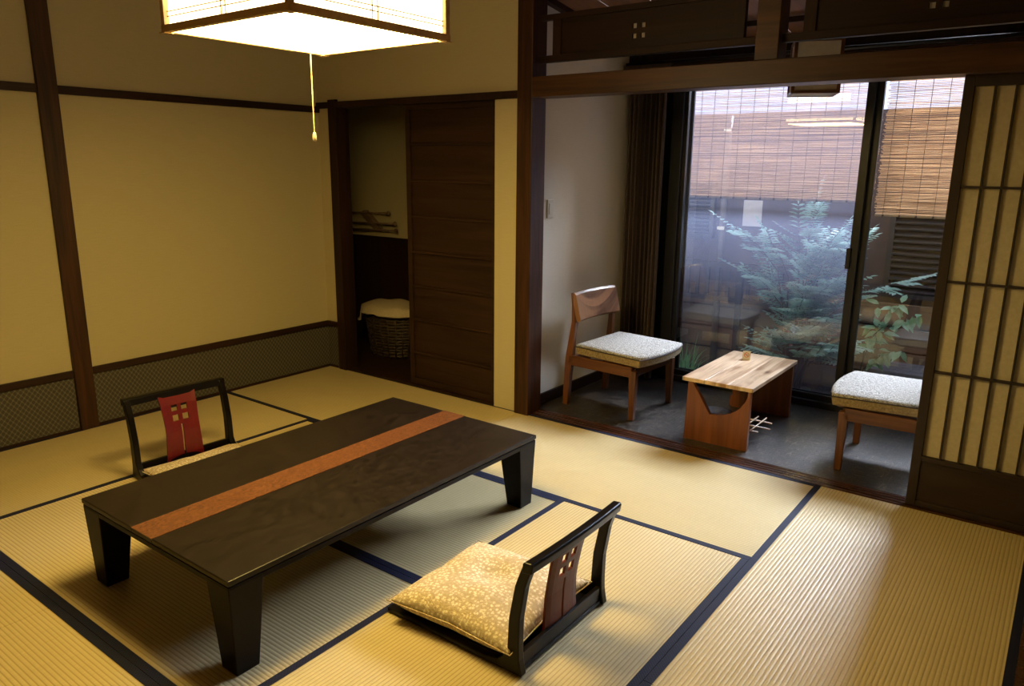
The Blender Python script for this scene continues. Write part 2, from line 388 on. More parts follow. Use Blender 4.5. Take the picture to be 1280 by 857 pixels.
struct('trim_9', MB().box(.225, 1.70, -.0, .075, -.05, .012), 'dark', 'dark sill under the sliding door', 'sill')
struct('trim_11', MB().box(4.775, 4.90, -3.835, .0, -.05, .012).box(4.80, 4.82, -3.835, 0, .012, .016), 'sill', 'dark sill along the right edge of the tatami', 'sill')
struct('baseboard_veranda', MB().box(1.92, 1.937, .125, 1.30, 0, .075), 'dark', 'dark baseboard under the pale veranda wall', 'baseboard')
struct('trim_12', MB().box(1.89, XR, -.02, .12, 2.60, ZC), 'darkx', 'dark head rail under the ceiling edge', 'trim')
struct('trim_13', MB().box(1.92, XR, 1.30, 1.46, 2.20, 2.45).box(1.92, XR, 1.27, 1.30, 2.29, 2.33), 'dark', 'dark lintel above the veranda window', 'beam')

# ------------------------------------------------------------------ tatami mats
MATS = [
    (0, 1.915, -.955, .02, 'X', 'tatami mat in the far left corner, before the sliding door'),
    (1.915, 3.82, -.955, .02, 'X', 'tatami mat lit by daylight, along the veranda sill'),
    (0, .955, -2.865, -.955, 'Y', 'tatami mat beside the patterned wainscot, behind the red-backed floor chair'),
    (.955, 2.865, -1.925, -.955, 'X', 'tatami mat under the far half of the low table'),
    (.955, 2.865, -2.865, -1.925, 'X', 'tatami mat under the near half of the low table'),
    (2.865, 3.82, -2.865, -.955, 'Y', 'tatami mat carrying the floor chair with the plump cushion'),
    (3.82, 4.775, -1.91, .02, 'Y', 'tatami mat in front of the shoji screen'),
    (0, 1.89, -3.82, -2.865, 'X', 'tatami mat at the lower left photo edge, left of a seam'),
    (1.89, 3.82, -3.82, -2.865, 'X', 'tatami mat nearest the bottom left table leg, beyond a thick border'),
    (3.82, 4.775, -3.82, -1.91, 'Y', 'tatami mat at the bottom right, nearest the camera'),
]
for i, (x0, x1, y0, y1, ax, lab) in enumerate(MATS):
    cx, cy = (x0 + x1) / 2, (y0 + y1) / 2
    L, Wd = (x1 - x0, y1 - y0) if ax == 'X' else (y1 - y0, x1 - x0)
    t = thing('tatami_mat', lab, 'tatami mat', (cx, cy, 0), 0 if ax == 'X' else PI / 2, 'tatami mats on the floor')
    l, w = L / 2 - .0008, Wd / 2 - .0008
    MB().box(-l, l, -w + .001, w - .001, -.055, 0).obj('rush_cover', 'tatami', t, bevel=.002)
    for sgn in (-1, 1):
        a, b = sorted((sgn * w, sgn * (w - .030)))
        MB().box(-l, l, a, b, -.02, .0016).obj('cloth_border', 'heri', t)

# ------------------------------------------------------------------ sliding door, shoji, transoms
d = thing('door_1', 'dark ribbed sliding door half open in the back wall', 'door', (1.28, .045, 0)); d['kind'] = 'structure'
off = (-1.28, -.045, 0)
dz = [.06] + [1.985 - .0 - k * .248 for k in range(7, -1, -1)]
MB().box(.885, .925, .028, .062, .014, 2.0).box(1.655, 1.698, .028, .062, .014, 2.0).box(.925, 1.655, .028, .062, .014, .06).box(.925, 1.655, .028, .062, 1.965, 2.0).obj('door_frame', 'door', d, bevel=.002, off=off)
b = MB()
for k in range(1, 8): z = 1.985 - k * .2475; b.box(.925, 1.655, .030, .058, z - .009, z + .009)
b.obj('batten', 'door', d, bevel=.003, off=off)
MB().box(.92, 1.66, .044, .054, .05, 1.97).obj('door_panel', 'door', d, off=off)

def shoji(x0, x1, y0, label):
    t = thing('shoji_screen', label, 'shoji screen', (x0, y0, 0))
    y1 = y0 + .032; off = (-x0, -y0, 0)
    MB().box(x0, x0 + .042, y0, y1, .004, 1.999).box(x1 - .042, x1, y0, y1, .004, 1.999).box(x0 + .042, x1 - .042, y0, y1, 1.953, 1.999).box(x0 + .042, x1 - .042, y0, y1, .238, .262).box(x0 + .042, x1 - .042, y0, y1, .004, .035).obj('frame', 'shoji', t, bevel=.002, off=off)
    MB().box(x0 + .042, x1 - .042, y0 + .009, y0 + .022, .035, .238).obj('bottom_board', 'shojib', t, off=off)
    b = MB(); a0, a1 = x0 + .042, x1 - .042; n = round((a1 - a0) / .0775)
    for k in range(1, n): x = a0 + (a1 - a0) * k / n; b.box(x - .0045, x + .0045, y0 + .006, y0 + .022, .262, 1.953)
    for z in (.682, 1.108, 1.53): b.box(a0, a1, y0 + .004, y0 + .022, z - .0055, z + .0055)
    b.obj('lattice', 'shoji', t, off=off)
    MB().box(a0 - .004, a1 + .004, y0 + .0225, y0 + .0235, .258, 1.957).obj('paper', 'paper', t, off=off)
    return t
shoji(4.238, 5.16, .048, 'dark framed shoji screen of tall narrow papered panes, beside the veranda opening')

def transom(x0, x1, ex, label):
    t = thing('transom_panel', label, 'transom', (x0, .05, 2.2), group='transom boards over the lintel'); off = (-x0, -.05, -2.2)
    MB().box(x0, x1, .04, .08, 2.198, 2.236).box(x0, x1, .04, .08, 2.432, 2.462).obj('rail', 'darkx', t, bevel=.002, off=off)
    for px0, px1 in ((x0 + .095, x0 + .15), (x1 - .135, x1 - .08)): MB().box(px0, px1, .042, .078, 2.236, 2.432).obj('stile', 'dark', t, off=off)
    a0, a1 = x0 + .15, x1 - .135; ez, q, gp = 2.325, .026, .013
    us = sorted({a0, a1, ex - gp - q, ex - gp, ex + gp, ex + gp + q}); vs = [2.236, ez - gp - q, ez - gp, ez + gp, ez + gp + q, 2.432]
    def hole(u, v): return gp < abs(u - ex) < gp + q and gp < abs(v - ez) < gp + q
    MB().holed(us, vs, hole, lambda u, v, w: (u, .066 - w, v), .012).obj('board', 'darkx', t, off=off)
    MB().box(a0, a1, .0675, .0695, 2.236, 2.432).obj('paper_backing', 'lanpaper', t, off=off)
    return t
transom(2.0, 3.325, 2.65, 'dark transom board with four square holes, left of the short strut')
transom(3.44, 4.75, 4.10, 'dark transom board with four square holes, right of the short strut')

# ------------------------------------------------------------------ veranda window
YW = 1.38
w = thing('window_1', 'tall black framed sliding glass doors to the garden', 'window', (3.5, YW, 0)); w['kind'] = 'structure'
off = (-3.5, -YW, 0)
MB().box(2.26, 2.345, YW - .03, YW + .13, 0, 2.25).box(5.0, XR, YW - .03, YW + .13, 0, 2.25).box(2.345, 5.0, YW - .03, YW + .13, -.05, .045).box(2.345, 5.0, YW - .03, YW + .13, 2.19, 2.25).box(1.92, 2.26, YW - .0, YW + .13, -.2, 2.25).obj('window_frame', 'black', w, bevel=.003, off=off)
def sash(x0, x1, y):
    f = MB().box(x0, x0 + .05, y, y + .035, .045, 2.19).box(x1 - .05, x1, y, y + .035, .045, 2.19).box(x0 + .05, x1 - .05, y, y + .035, .045, .085).box(x0 + .05, x1 - .05, y, y + .035, 2.14, 2.19).obj('sash', 'black', w, bevel=.002, off=off)
    MB().box(x0 + .045, x1 - .045, y + .015, y + .019, .08, 2.145).obj('glass', 'glass', f, off=off)
    return f
s1 = sash(2.32, 3.60, YW + .0); sash(3.59, 5.02, YW + .04)
MB().box(3.535, 3.562, YW - .022, YW, .965, 1.10).obj('handle', 'black', s1, bevel=.004, off=off)
t = thing('insect_screen', 'fine bluish insect screen over the left window pane', 'insect screen', (2.95, YW + .1, .045)); off = (-2.95, -YW - .1, -.045)
MB().box(2.345, 2.372, YW + .09, YW + .11, .045, 2.19).box(3.55, 3.60, YW + .09, YW + .11, .045, 2.19).box(2.372, 3.55, YW + .09, YW + .11, .045, .075).box(2.372, 3.55, YW + .09, YW + .11, 2.16, 2.19).obj('frame', 'black', t, off=off)
MB().quad((2.37, YW + .1, .07), (3.555, YW + .1, .07), (3.555, YW + .1, 2.165), (2.37, YW + .1, 2.165)).obj('mesh', 'screen', t, off=off)

# ------------------------------------------------------------------ reed blinds outside
def blind(x0, x1, y, zb, label):
    t = thing('reed_blind', label, 'blind', (x0, y, zb), group='reed blinds outside the window'); off = (-x0, -y, -zb)
    m = MB(); z = zb + .012; r = random.Random(int(zb * 100))
    while z < 2.42:
        d = r.uniform(.0032, .0052); x = x0
        pts = []
        ph = r.uniform(0, 9); dy = r.uniform(-.0015, .0015); am = r.uniform(.0002, .0009)
        n = 9
        for k in range(n + 1):
            xx = x0 + (x1 - x0) * k / n + (r.uniform(-.01, .01) if k in (0, n) else 0)
            pts.append((xx, y + dy, z + am * math.sin(ph + k * 1.9)))
        fl = d * .09; rings = [[m.b.verts.new((p[0], p[1] + a * fl, p[2] + c * d / 2)) for a, c in ((0, -1), (1, -.2), (.6, .7), (0, 1), (-1, .2), (-.6, -.7))] for p in pts]
        for A, B in zip(rings, rings[1:]):
            for q in range(6): m.b.faces.new((A[q], A[(q + 1) % 6], B[(q + 1) % 6], B[q]))
        m.b.faces.new(rings[0]); m.b.faces.new(rings[-1][::-1]); z += d + r.choice((.0014, .0020, .0026, .0032, .0050))
    m.obj('reeds', 'reed', t, smooth=True, off=off)
    s = MB(); k = x0 + .05
    while k < x1:
        s.tube([(k, y - .005, zb), (k, y - .005, 2.42)], .0012, 5); s.tube([(k, y + .005, zb), (k, y + .005, 2.42)], .0012, 5)
        s.box(k - .006, k + .006, y - .008, y + .008, zb - .010, zb + .006)
        k += .098
    s.obj('strings', 'string', t, off=off)
    MB().box(x0, x1, y - .006, y + .006, zb - .006, zb + .010).obj('bottom_batten', 'bamboo', t, bevel=.003, off=off)
    return t
blind(2.12, 3.60, 1.62, 1.385, 'brown reed blind hanging outside the wider left pane')
blind(3.63, 5.05, 1.60, 1.305, 'brown reed blind hanging lower outside the narrow right pane')

# ------------------------------------------------------------------ low table
t = thing('low_table', 'long dark lacquered low table with an orange burl strip, in the middle of the tatami', 'table', (2.31, -1.885, .0017))
TX, TY = .485, .825
# top split around the inlay
MB().box(-TX, -.105, -TY, TY, .331, .35).box(.035, TX, -TY, TY, .331, .35).box(-.105, .035, -TY, TY, .331, .346).obj('tabletop', 'lacq', t, bevel=.003)
MB().box(-.105, .035, -TY, TY, .346, .3505).obj('inlay_strip', 'burl', t)
MB().box(-TX + .012, TX - .012, -TY + .012, TY - .012, .322, .331).box(-TX + .003, TX - .003, -TY + .003, -TY + .03, .306, .326).box(-TX + .003, TX - .003, TY - .03, TY - .003, .306, .326).box(-TX + .003, -TX + .03, -TY + .03, TY - .03, .306, .326).box(TX - .03, TX - .003, -TY + .03, TY - .03, .306, .326).obj('apron', 'leg', t, bevel=.002)
for sx in (-1, 1):
    for sy in (-1, 1):
        ox, oy = sx * (TX - .002), sy * (TY - .002); bx, by = sx * (TX - .014), sy * (TY - .014)
        P = []
        for z, a, b_, l in ((.0, bx, by, .085), (.322, ox, oy, .128)):
            xs = sorted((a, a - sx * l)); ys = sorted((b_, b_ - sy * l))
            P += [(x, y, z) for y in ys for x in xs]
        MB().hexa(P).obj('leg', 'leg', t, bevel=.004)

# ------------------------------------------------------------------ legless floor chairs (local: sits toward +X, back at x = 0)
def zx(z):  # centre line of the bent back
    pts = [(0, .012), (.06, .022), (.11, .023), (.2, .020), (.327, -.002), (.41, -.032)]
    for (a, xa), (b, xb) in zip(pts, pts[1:]):
        if z <= b: return xa + (xb - xa) * max(0, (z - a)) / (b - a)
    return pts[-1][1]
def make_zaisu(label):
    t = thing('floor_chair', label, 'floor chair', group='legless floor chairs at the low table')
    hw = .275
    for sg in (-1, 1):
        # side frame: upright running down into the seat rail through a fillet
        o = []
        zs = [i * .41 / 14 for i in range(15)]
        front = [(.60, .004), (.60, .020), (.40, .020), (.13, .022), (.085, .032), (.062, .055), (zx(.08) + .024, .085)] + [(zx(z) + .024 - .006 * (z / .41), z) for z in zs if z > .09]
        back = [(zx(z) - .024 + .006 * (z / .41), z) for z in zs if z > .012][::-1] + [(-.012, .004)]
        y0 = sg * hw; y1 = sg * (hw - .030)
        MB().prism(front + back, 'Y', min(y0, y1), max(y0, y1)).obj('side_frame', 'zframe', t, bevel=.004)
    # top rail
    m = MB(); n = 10; P = []
    for k in range(n + 1):
        y = -hw - .004 + (2 * hw + .008) * k / n; bow = -.008 * (1 - (2 * k / n - 1) ** 2)
        P.append((y, bow))
    rings = []
    for y, bw in P:
        rings.append([m.b.verts.new((a + bw, y, z)) for a, z in ((-.048, .384), (-.012, .378), (-.014, .412), (-.020, .418), (-.048, .420), (-.053, .412))])
    for A, B in zip(rings, rings[1:]):
        for q in range(6): m.b.faces.new((A[q], A[(q + 1) % 6], B[(q + 1) % 6], B[q]))
    m.b.faces.new(rings[0]); m.b.faces.new(rings[-1][::-1])
    m.obj('top_rail', 'zframe', t, bevel=.003)
    # seat board and low back panel
    MB().box(.0, .60, -hw + .030, hw - .030, .006, .020).obj('seat_board', 'zframe', t, bevel=.003)
    MB().box(.004, .022, -hw + .030, hw - .030, .020, .072).obj('back_panel', 'zframe', t, bevel=.002)
    # splat with four square holes and a slit
    q, gp, cz = .034, .010, .292
    us = [-1, -.6, -(gp + q) / .11, -gp / .11, -.05, .05, gp / .11, (gp + q) / .11, .6, 1]
    vs = [.030, .060, .11, .15, .19, .228, cz - gp - q, cz - gp, cz + gp, cz + gp + q, .355, .372, .392]
    def hole(u, v):
        a = abs(u * .11)
        return (gp < a < gp + q and gp < abs(v - cz) < gp + q) or (abs(u) < .05 and .06 < v < .228)
    def wid(v): return .092 + .010 * (abs(v - .22) / .17) ** 1.6
    def fn(u, v, w):
        inner = abs(u) < .5
        y = u * .11 if inner else (u * wid(v) if abs(u) == 1 else math.copysign(.5 * (.047 + wid(v)), u))
        return (zx(v) - .004 + w - .006 * (1 - u * u), y, v)
    MB().holed(us, vs, hole, fn, .006).obj('back_splat', 'zback', t)['label'] = 'red-brown back side of the splat with shade in its colour'
    MB().holed(us, vs, hole, lambda u, v, w: fn(u, v, w + .0061), .004).obj('splat_face', 'red', t)['label'] = 'red lacquered front of the splat'
    return t
z1 = make_zaisu('black floor chair seen from behind, nearest the camera, with a dark red-brown splat')
z1.location = (3.495, -1.872, 0.002); z1.rotation_euler = (0, 0, PI)
z2 = dup(z1, (.985, -1.835, .002), math.radians(-3), 'black floor chair with a red splat, behind the far side of the low table')

# floor cushions
def make_cushion(label, loc, rz, seed, h=.085, tilt=(0, 0)):
    r = random.Random(seed); n = 26; S = .270; SZ = .50 * h + .006
    m = MB(); top = []; bot = []
    def prof(u, v):
        e = max(0, 1 - abs(u) ** 2.6) ** .5 * max(0, 1 - abs(v) ** 2.6) ** .5
        return e
    for i in range(n + 1):
        rt, rb = [], []
        for j in range(n + 1):
            u, v = 2 * i / n - 1, 2 * j / n - 1
            pin = 1 - .075 * (1 - abs(u * v)) * max(abs(u), abs(v)) ** 2
            x, y = u * S * pin, v * S * pin
            e = prof(u, v)
            dent = .030 * math.exp(-((u + .12) ** 2 + (v - .1) ** 2) / .10)
            # seam creases running in from the edges
            cr = sum(.016 * math.exp(-((u * math.cos(a) + v * math.sin(a) - c) / .05) ** 2) * max(0, max(abs(u), abs(v)) - .45) for a, c in ((.35, -.2), (-.5, .3), (1.9, .25), (1.2, -.35)))
            wob = .004 * math.sin(5 * u + seed) * math.cos(6 * v + 2 * seed)
            zt = SZ + (h * .50 + .010) * e - dent * e + (wob - cr) * e
            zb = SZ - (SZ - .001) * e ** .55
            rt.append(m.b.verts.new((x, y, zt)))
            rb.append(rt[-1] if i in (0, n) or j in (0, n) else m.b.verts.new((x, y, zb)))
        top.append(rt); bot.append(rb)
    for i in range(n):
        for j in range(n):
            m.b.faces.new((top[i][j], top[i + 1][j], top[i + 1][j + 1], top[i][j + 1]))
            q = (bot[i][j], bot[i][j + 1], bot[i + 1][j + 1], bot[i + 1][j])
            try: m.b.faces.new(q)
            except ValueError: pass
    t = thing('floor_cushion', label, 'cushion', loc, rz, 'floral cushions on the floor chairs')
    o = m.obj('cover', 'floral', t, smooth=True); o.modifiers.new('round', 'SUBSURF').render_levels = 1
    p = [(sx * S * .975, k) for sx in (1,) for k in (0,)]
    seam = []
    for k in range(4 * 12):
        sd, f = divmod(k, 12); f = f / 12 * 2 - 1
        u, v = [(f, -1), (1, f), (-f, 1), (-1, -f)][sd]
        pin = 1 - .075 * (1 - abs(u * v)); seam.append((u * S * pin, v * S * pin, SZ))
    seam.append(seam[0])
    MB().tube(seam, .0022, 6, False).obj('piped_seam', 'floral', t, smooth=True)
    return t
make_cushion('plump tan floral cushion on the floor chair nearest the camera', (3.195, -1.905, .024), math.radians(2), 1, .108)
make_cushion('tan floral cushion barely showing over the far table edge', (1.30, -1.84, .024), math.radians(-3), 2, .036)

# ------------------------------------------------------------------ pendant lamp
LX, LY, LZ, LS, LH = 2.42, -1.99, 2.047, .345, .30
t = thing('pendant_lamp', 'square lit paper ceiling lamp with a wooden frame, above the low table', 'lamp', (LX, LY, LZ))
f = MB(); r_ = LS
for sx in (-1, 1):
    f.box(sx * r_ - .012, sx * r_ + .012, -r_ - .012, r_ + .012, 0, .024); f.box(sx * r_ - .010, sx * r_ + .010, -r_ - .010, r_ + .010, LH - .02, LH)
    f.box(-r_ + .012, r_ - .012, sx * r_ - .012, sx * r_ + .012, 0, .024); f.box(-r_ + .010, r_ - .010, sx * r_ - .010, sx * r_ + .010, LH - .02, LH)
    for sy in (-1, 1): f.box(sx * r_ - .011, sx * r_ + .011, sy * r_ - .011, sy * r_ + .011, .024, LH - .02); f.box(sx * r_ - .018, sx * r_ + .018, sy * r_ - .018, sy * r_ + .018, -.004, .0)
f.obj('frame', 'lfr', t, bevel=.002)
k = MB()
for sx in (-1, 1):
    a = sx * (r_ - .002)
    for z in (.052, .068, LH - .07, LH - .054):
        k.box(min(a, a - sx * .004), max(a, a - sx * .004), -r_ + .01, r_ - .01, z - .0015, z + .0015); k.box(-r_ + .01, r_ - .01, min(a, a - sx * .004), max(a, a - sx * .004), z - .0015, z + .0015)
    for y in (-.012, .012):
        k.box(min(a, a - sx * .004), max(a, a - sx * .004), y - .0015, y + .0015, .024, LH - .02); k.box(y - .0015, y + .0015, min(a, a - sx * .004), max(a, a - sx * .004), .024, LH - .02)
k.obj('lattice', 'lfr', t)
s = MB(); q = r_ - .008
for sx in (-1, 1):
    s.box(min(sx * q, sx * (q - .002)), max(sx * q, sx * (q - .002)), -q + .003, q - .003, .02, LH - .015)
    s.box(-q + .003, q - .003, min(sx * q, sx * (q - .002)), max(sx * q, sx * (q - .002)), .02, LH - .015)
s.obj('paper_shade', 'lampside', t)
MB().box(-r_ + .012, r_ - .012, -r_ + .012, r_ - .012, .004, .008).obj('diffuser', 'lamp', t)
MB().box(-.06, .06, -.06, .06, LH + .22, ZC - LZ).tube([(0, 0, LH - .01), (0, 0, LH + .24)], .012).box(-.3, .3, -.012, .012, LH - .018, LH - .002).box(-.012, .012, -.335, .335, LH - .018, LH - .002).obj('ceiling_mount', 'lfr', t)
c = MB().tube([(0, 0, .004), (0, 0, -.335)], .0022, 6).obj('pull_cord', 'cord', t)
MB().lathe([(.001, -.362), (.007, -.360), (.008, -.345), (.005, -.330), (.001, -.328)], seg=12).obj('pull_knob', 'cord', c, smooth=True)

# ------------------------------------------------------------------ lounge chairs on the veranda (local: faces +X, rear feet x = 0)
def make_chair(label, loc, rz):
    t = thing('easy_chair', label, 'chair', loc, rz, 'easy chairs on the veranda')
    hy = .262
    for sg in (-1, 1):
        # front leg, tapered
        P = []
        for z, x0, x1, w_ in ((0, .520, .556, .030), (.33, .510, .562, .042)):
            y = sg * hy; ys = sorted((y, y - sg * w_)); P += [(x, yy, z) for yy in ys for x in (x0, x1)]
        MB().hexa(P).obj('leg', 'chair', t, bevel=.004)
        # rear post, sabre shaped, running up to the backrest
        prof = [(0, -.004, .034, 0), (.22, .002, .052, 0), (.34, .010, .066, 0), (.46, .028, .070, .006), (.58, .042, .076, .016), (.70, .034, .062, .024), (.775, .022, .042, .028)]
        m = MB(); rings = []
        for z, a, b_, iny in prof:
            y = sg * (hy - iny); y2 = y - sg * .036
            rings.append([m.b.verts.new(p) for p in ((a, y, z), (b_, y, z), (b_, y2, z), (a, y2, z))])
        for A, B in zip(rings, rings[1:]):
            for q in range(4): m.b.faces.new((A[q], A[(q + 1) % 4], B[(q + 1) % 4], B[q]))
        m.b.faces.new(rings[0][::-1]); m.b.faces.new(rings[-1])
        m.obj('leg', 'chair', t, bevel=.004)
        MB().box(.040, .53, min(sg * hy, sg * (hy - .028)), max(sg * hy, sg * (hy - .028)), .285, .355).obj('seat_rail', 'chairx', t, bevel=.004)
    for a, b_ in ((.515, .545), (.03, .06)): MB().box(a, b_, -hy + .03, hy - .03, .29, .345).obj('cross_rail', 'chairy', t, bevel=.003)
    # backrest: curved reclining board
    m = MB(); n = 12; rings = []
    for k in range(n + 1):
        v = 2 * k / n - 1; y = v * .248; bow = -.030 * (1 - v * v)
        rings.append([m.b.verts.new((a + bow, y, z)) for a, z in ((.100, .585), (.118, .600), (.074, .765), (.060, .780), (.040, .770), (.084, .590))])
    for A, B in zip(rings, rings[1:]):
        for q in range(6): m.b.faces.new((A[q], A[(q + 1) % 6], B[(q + 1) % 6], B[q]))
    m.b.faces.new(rings[0]); m.b.faces.new(rings[-1][::-1])
    m.obj('backrest', 'chairb', t, bevel=.003, smooth=False)
    # padded seat: curved plywood under, tan boxing, melange top
    def outline(g):
        pts = []
        for k in range(9): v = k / 8 * 2 - 1; pts.append((.600 + .040 * (1 - v * v) + g, v * (.285 + g)))
        pts += [(.10 - g, .272 + g), (.10 - g, -.272 - g)]
        return pts
    def slab(zf, g0, g1):
        m = MB(); A = [m.b.verts.new((x, y, zf(x, y, 0))) for x, y in outline(g0)]; B = [m.b.verts.new((x, y, zf(x, y, 1))) for x, y in outline(g1)]
        m.b.faces.new(A[::-1]); m.b.faces.new(B)
        for i in range(len(A)): m.b.faces.new((A[i], A[(i + 1) % len(A)], B[(i + 1) % len(A)], B[i]))
        return m
    sad = lambda x: .014 * ((x - .32) / .3) ** 2 * (1 if x < .32 else -.2)
    slab(lambda x, y, k: (.356, .368)[k] + sad(x), -.035, -.018).obj('seat_board', 'chairy', t)
    slab(lambda x, y, k: (.368, .420)[k] + sad(x), -.006, 0).obj('cushion_side', 'seatside', t, bevel=.006)
    # domed top
    m = MB(); O = outline(-.001); cx = .36; rings = []
    for s_, z in ((1.0, .418), (1.004, .426), (.985, .434), (.93, .440), (.6, .444), (.25, .445)):
        rings.append([m.b.verts.new((cx + (x - cx) * s_, y * s_, z + sad(cx + (x - cx) * s_))) for x, y in O])
    for A, B in zip(rings, rings[1:]):
        for i in range(len(O)): m.b.faces.new((A[i], A[(i + 1) % len(O)], B[(i + 1) % len(O)], B[i]))
    m.b.faces.new(rings[-1]); m.b.faces.new(rings[0][::-1])
    m.obj('seat_cushion', 'seatf', t, smooth=True)
    pp = [(x, y, .418 + sad(x)) for x, y in outline(.001)]; pp.append(pp[0])
    MB().tube(pp, .0035, 6, False).obj('piping', 'string', t, smooth=True)
    return t
ch = make_chair('walnut chair with a pale woven seat, left of the small table, by the curtain', (2.055, .60, 0), math.radians(-3))
dup(ch, (4.385, .575, 0), PI + math.radians(2), 'walnut chair with a pale woven seat, half hidden behind the shoji screen')

# ------------------------------------------------------------------ small veranda table
t = thing('side_table', 'small knotty wood table with scooped end panels, between the two chairs', 'table', (3.165, .655, 0))
m = MB()
for k in range(3): m.box(-.215 + k * .1435, -.215 + (k + 1) * .1435 - .0008, -.415, .415, .358, .382)
m.obj('tabletop', 'ttop', t, bevel=.003)
for sg, nm in ((-1, 'near'), (1, 'far')):
    u0, u1, h = -.185, .205, .358
    arc = [(u0 + .40 * (u1 - u0) + .56 * (u1 - u0) * math.sin(a), h * .50 + h * .50 * (1 - math.cos(a))) for a in [k * PI / 2 / 8 for k in range(9)]]
    pts = [(u0, 0), (u1, 0), (u1, h)] + [(min(x, u1 - .012), z) for x, z in arc[::-1]] + [(u0 + .10 * (u1 - u0), h), (u0 + .01, h)]
    if sg > 0: pts = [(u0, 0), (u1, 0), (u1, h), (u0 + .01, h)]
    y0, y1 = (-.415, -.385) if sg < 0 else (.36, .39)
    MB().prism(pts, 'Y', y0, y1).obj('end_panel', 'tpanel', t, bevel=.002)
MB().box(-.205, .195, .385, .40, 0, .07).obj('foot_rail', 'tpanel', t)
m = MB()
for y, ln in ((-.33, .235), (-.24, .275), (-.13, .25)): m.tube([(-.16, y, .105), (ln, y, .105)], .005, 8)
for x in (-.12, -.04, .04, .10, .15, .20): m.tube([(x, -.386, .116), (x, -.08, .116)], .0042, 8)
m.obj('shelf_rods', 'rod', t, smooth=True)
d = thing('ashtray', 'round printed dish on the rods under the small table', 'dish', (3.11, .395, .121))
MB().lathe([(.055, 0), (.085, .008), (.100, .030), (.096, .032), (.080, .014), (.03, .008)], seg=28).obj('bowl', 'dish', d, smooth=True)
MB().lathe([(.094, .030), (.101, .030), (.101, .034), (.094, .034)], seg=28).obj('rim', 'steel', d, smooth=True)
# no smoking tent card
cd = thing('tent_card', 'tiny cream no-smoking tent card on the small table', 'sign', (3.105, .885, .382), math.radians(16))
MB().prism([(-.024, 0), (-.0225, 0), (.0, .052), (.0225, 0), (.024, 0), (.001, .056), (-.001, .056)], 'X', -.024, .024).obj('folded_card', 'card', cd)
sl = math.atan2(.0235, .056)
def on_card(x, h, r): return (x, -.024 + h * math.sin(sl) * 1.0 - .0006 + 0 * r, h * math.cos(sl))
m = MB(); n = 28; O = [on_card(.016 * math.cos(2 * PI * k / n), .034 + .016 * math.sin(2 * PI * k / n), 0) for k in range(n)]; I = [on_card(.0125 * math.cos(2 * PI * k / n), .034 + .0125 * math.sin(2 * PI * k / n), 0) for k in range(n)]
for k in range(n): m.quad(O[k], O[(k + 1) % n], I[(k + 1) % n], I[k])
a = PI * .75; ca, sa = math.cos(a), math.sin(a); w_ = .0016
P = []
for s_, t_ in ((-.0125, -w_), (.0125, -w_), (.0125, w_), (-.0125, w_)): P.append(on_card(s_ * ca - t_ * sa, .034 + s_ * sa + t_ * ca, 0))
m.quad(*P); m.obj('ring_symbol', 'redink', cd, recalc=False)
m = MB(); m.quad(on_card(-.009, .0325, 0), on_card(.006, .0325, 0), on_card(.006, .0355, 0), on_card(-.009, .0355, 0)); m.quad(on_card(.007, .0325, 0), on_card(.009, .0325, 0), on_card(.009, .0355, 0), on_card(.007, .0355, 0))
m.obj('cigarette_symbol', 'ink', cd, recalc=False)

# ------------------------------------------------------------------ curtain, switch, lantern
t = thing('curtain', 'dark brown curtain gathered beside the window, behind the left chair', 'curtain', (2.08, 1.26, .02)); off = (-2.08, -1.26, -.02)
m = MB(); n = 76; r = random.Random(3); rows = []
for z in (.02, .6, 1.2, 1.8, 2.28):
    row = []
    for k in range(n + 1):
        u = k / n; x = 1.965 + .295 * u + .006 * math.sin(u * 50 + z)
        a = .030 * (1 if z > .1 else 1.1); y = 1.245 + a * math.sin(u * 2 * PI * 9 + .35 * math.sin(u * 17)) + .004 * math.sin(z * 3 + u * 20)
        row.append((x, y, z))
    rows.append(row)
F = [[m.b.verts.new(p) for p in row] for row in rows]; B = [[m.b.verts.new((p[0], p[1] + .003, p[2])) for p in row] for row in rows]
for i in range(4):
    for k in range(n):
        m.b.faces.new((F[i][k], F[i][k + 1], F[i + 1][k + 1], F[i + 1][k])); m.b.faces.new((B[i][k], B[i + 1][k], B[i + 1][k + 1], B[i][k + 1]))
m.obj('cloth', 'curtain', t, smooth=True, off=off, recalc=False)
MB().box(1.93, 2.30, 1.20, 1.225, 2.26, 2.30).obj('heading_tape', 'curtain', t, off=off)
MB().tube([(1.93, 1.245, 2.315), (4.6, 1.245, 2.315)], .012).obj('rail', 'black', t, off=off, smooth=True)
t = thing('light_switch', 'ivory light switch on the pale veranda wall', 'switch', (1.92, .305, 1.327))
MB().box(0, .008, -.036, .036, -.060, .060).obj('plate', 'switch', t, bevel=.003)
MB().box(.008, .012, -.018, .018, -.035, .035).obj('rocker', 'switch', t, bevel=.002)
t = thing('hanging_lantern', 'unlit square paper lantern under the veranda ceiling, behind the lintel beam', 'lantern', (3.44, .62, 1.995), math.radians(22))
h = .115; f = MB()
for sx in (-1, 1):
    for sy in (-1, 1): f.box(sx * h - .009, sx * h + .009, sy * h - .009, sy * h + .009, .0, .28)
    for z0, z1 in ((.0, .016), (.264, .28)): f.box(sx * h - .008, sx * h + .008, -h, h, z0, z1); f.box(-h, h, sx * h - .008, sx * h + .008, z0, z1)
f.obj('frame', 'chairx', t, bevel=.002)
m = MB()
for sx in (-1, 1): m.box(sx * h - .002, sx * h + .002, -h, h, .01, .27); m.box(-h, h, sx * h - .002, sx * h + .002, .01, .27)
m.box(-h, h, -h, h, .004, .007); m.obj('paper_shade', 'lanpaper', t)
MB().tube([(0, 0, .005), (0, 0, .55)], .008).obj('stem', 'black', t)

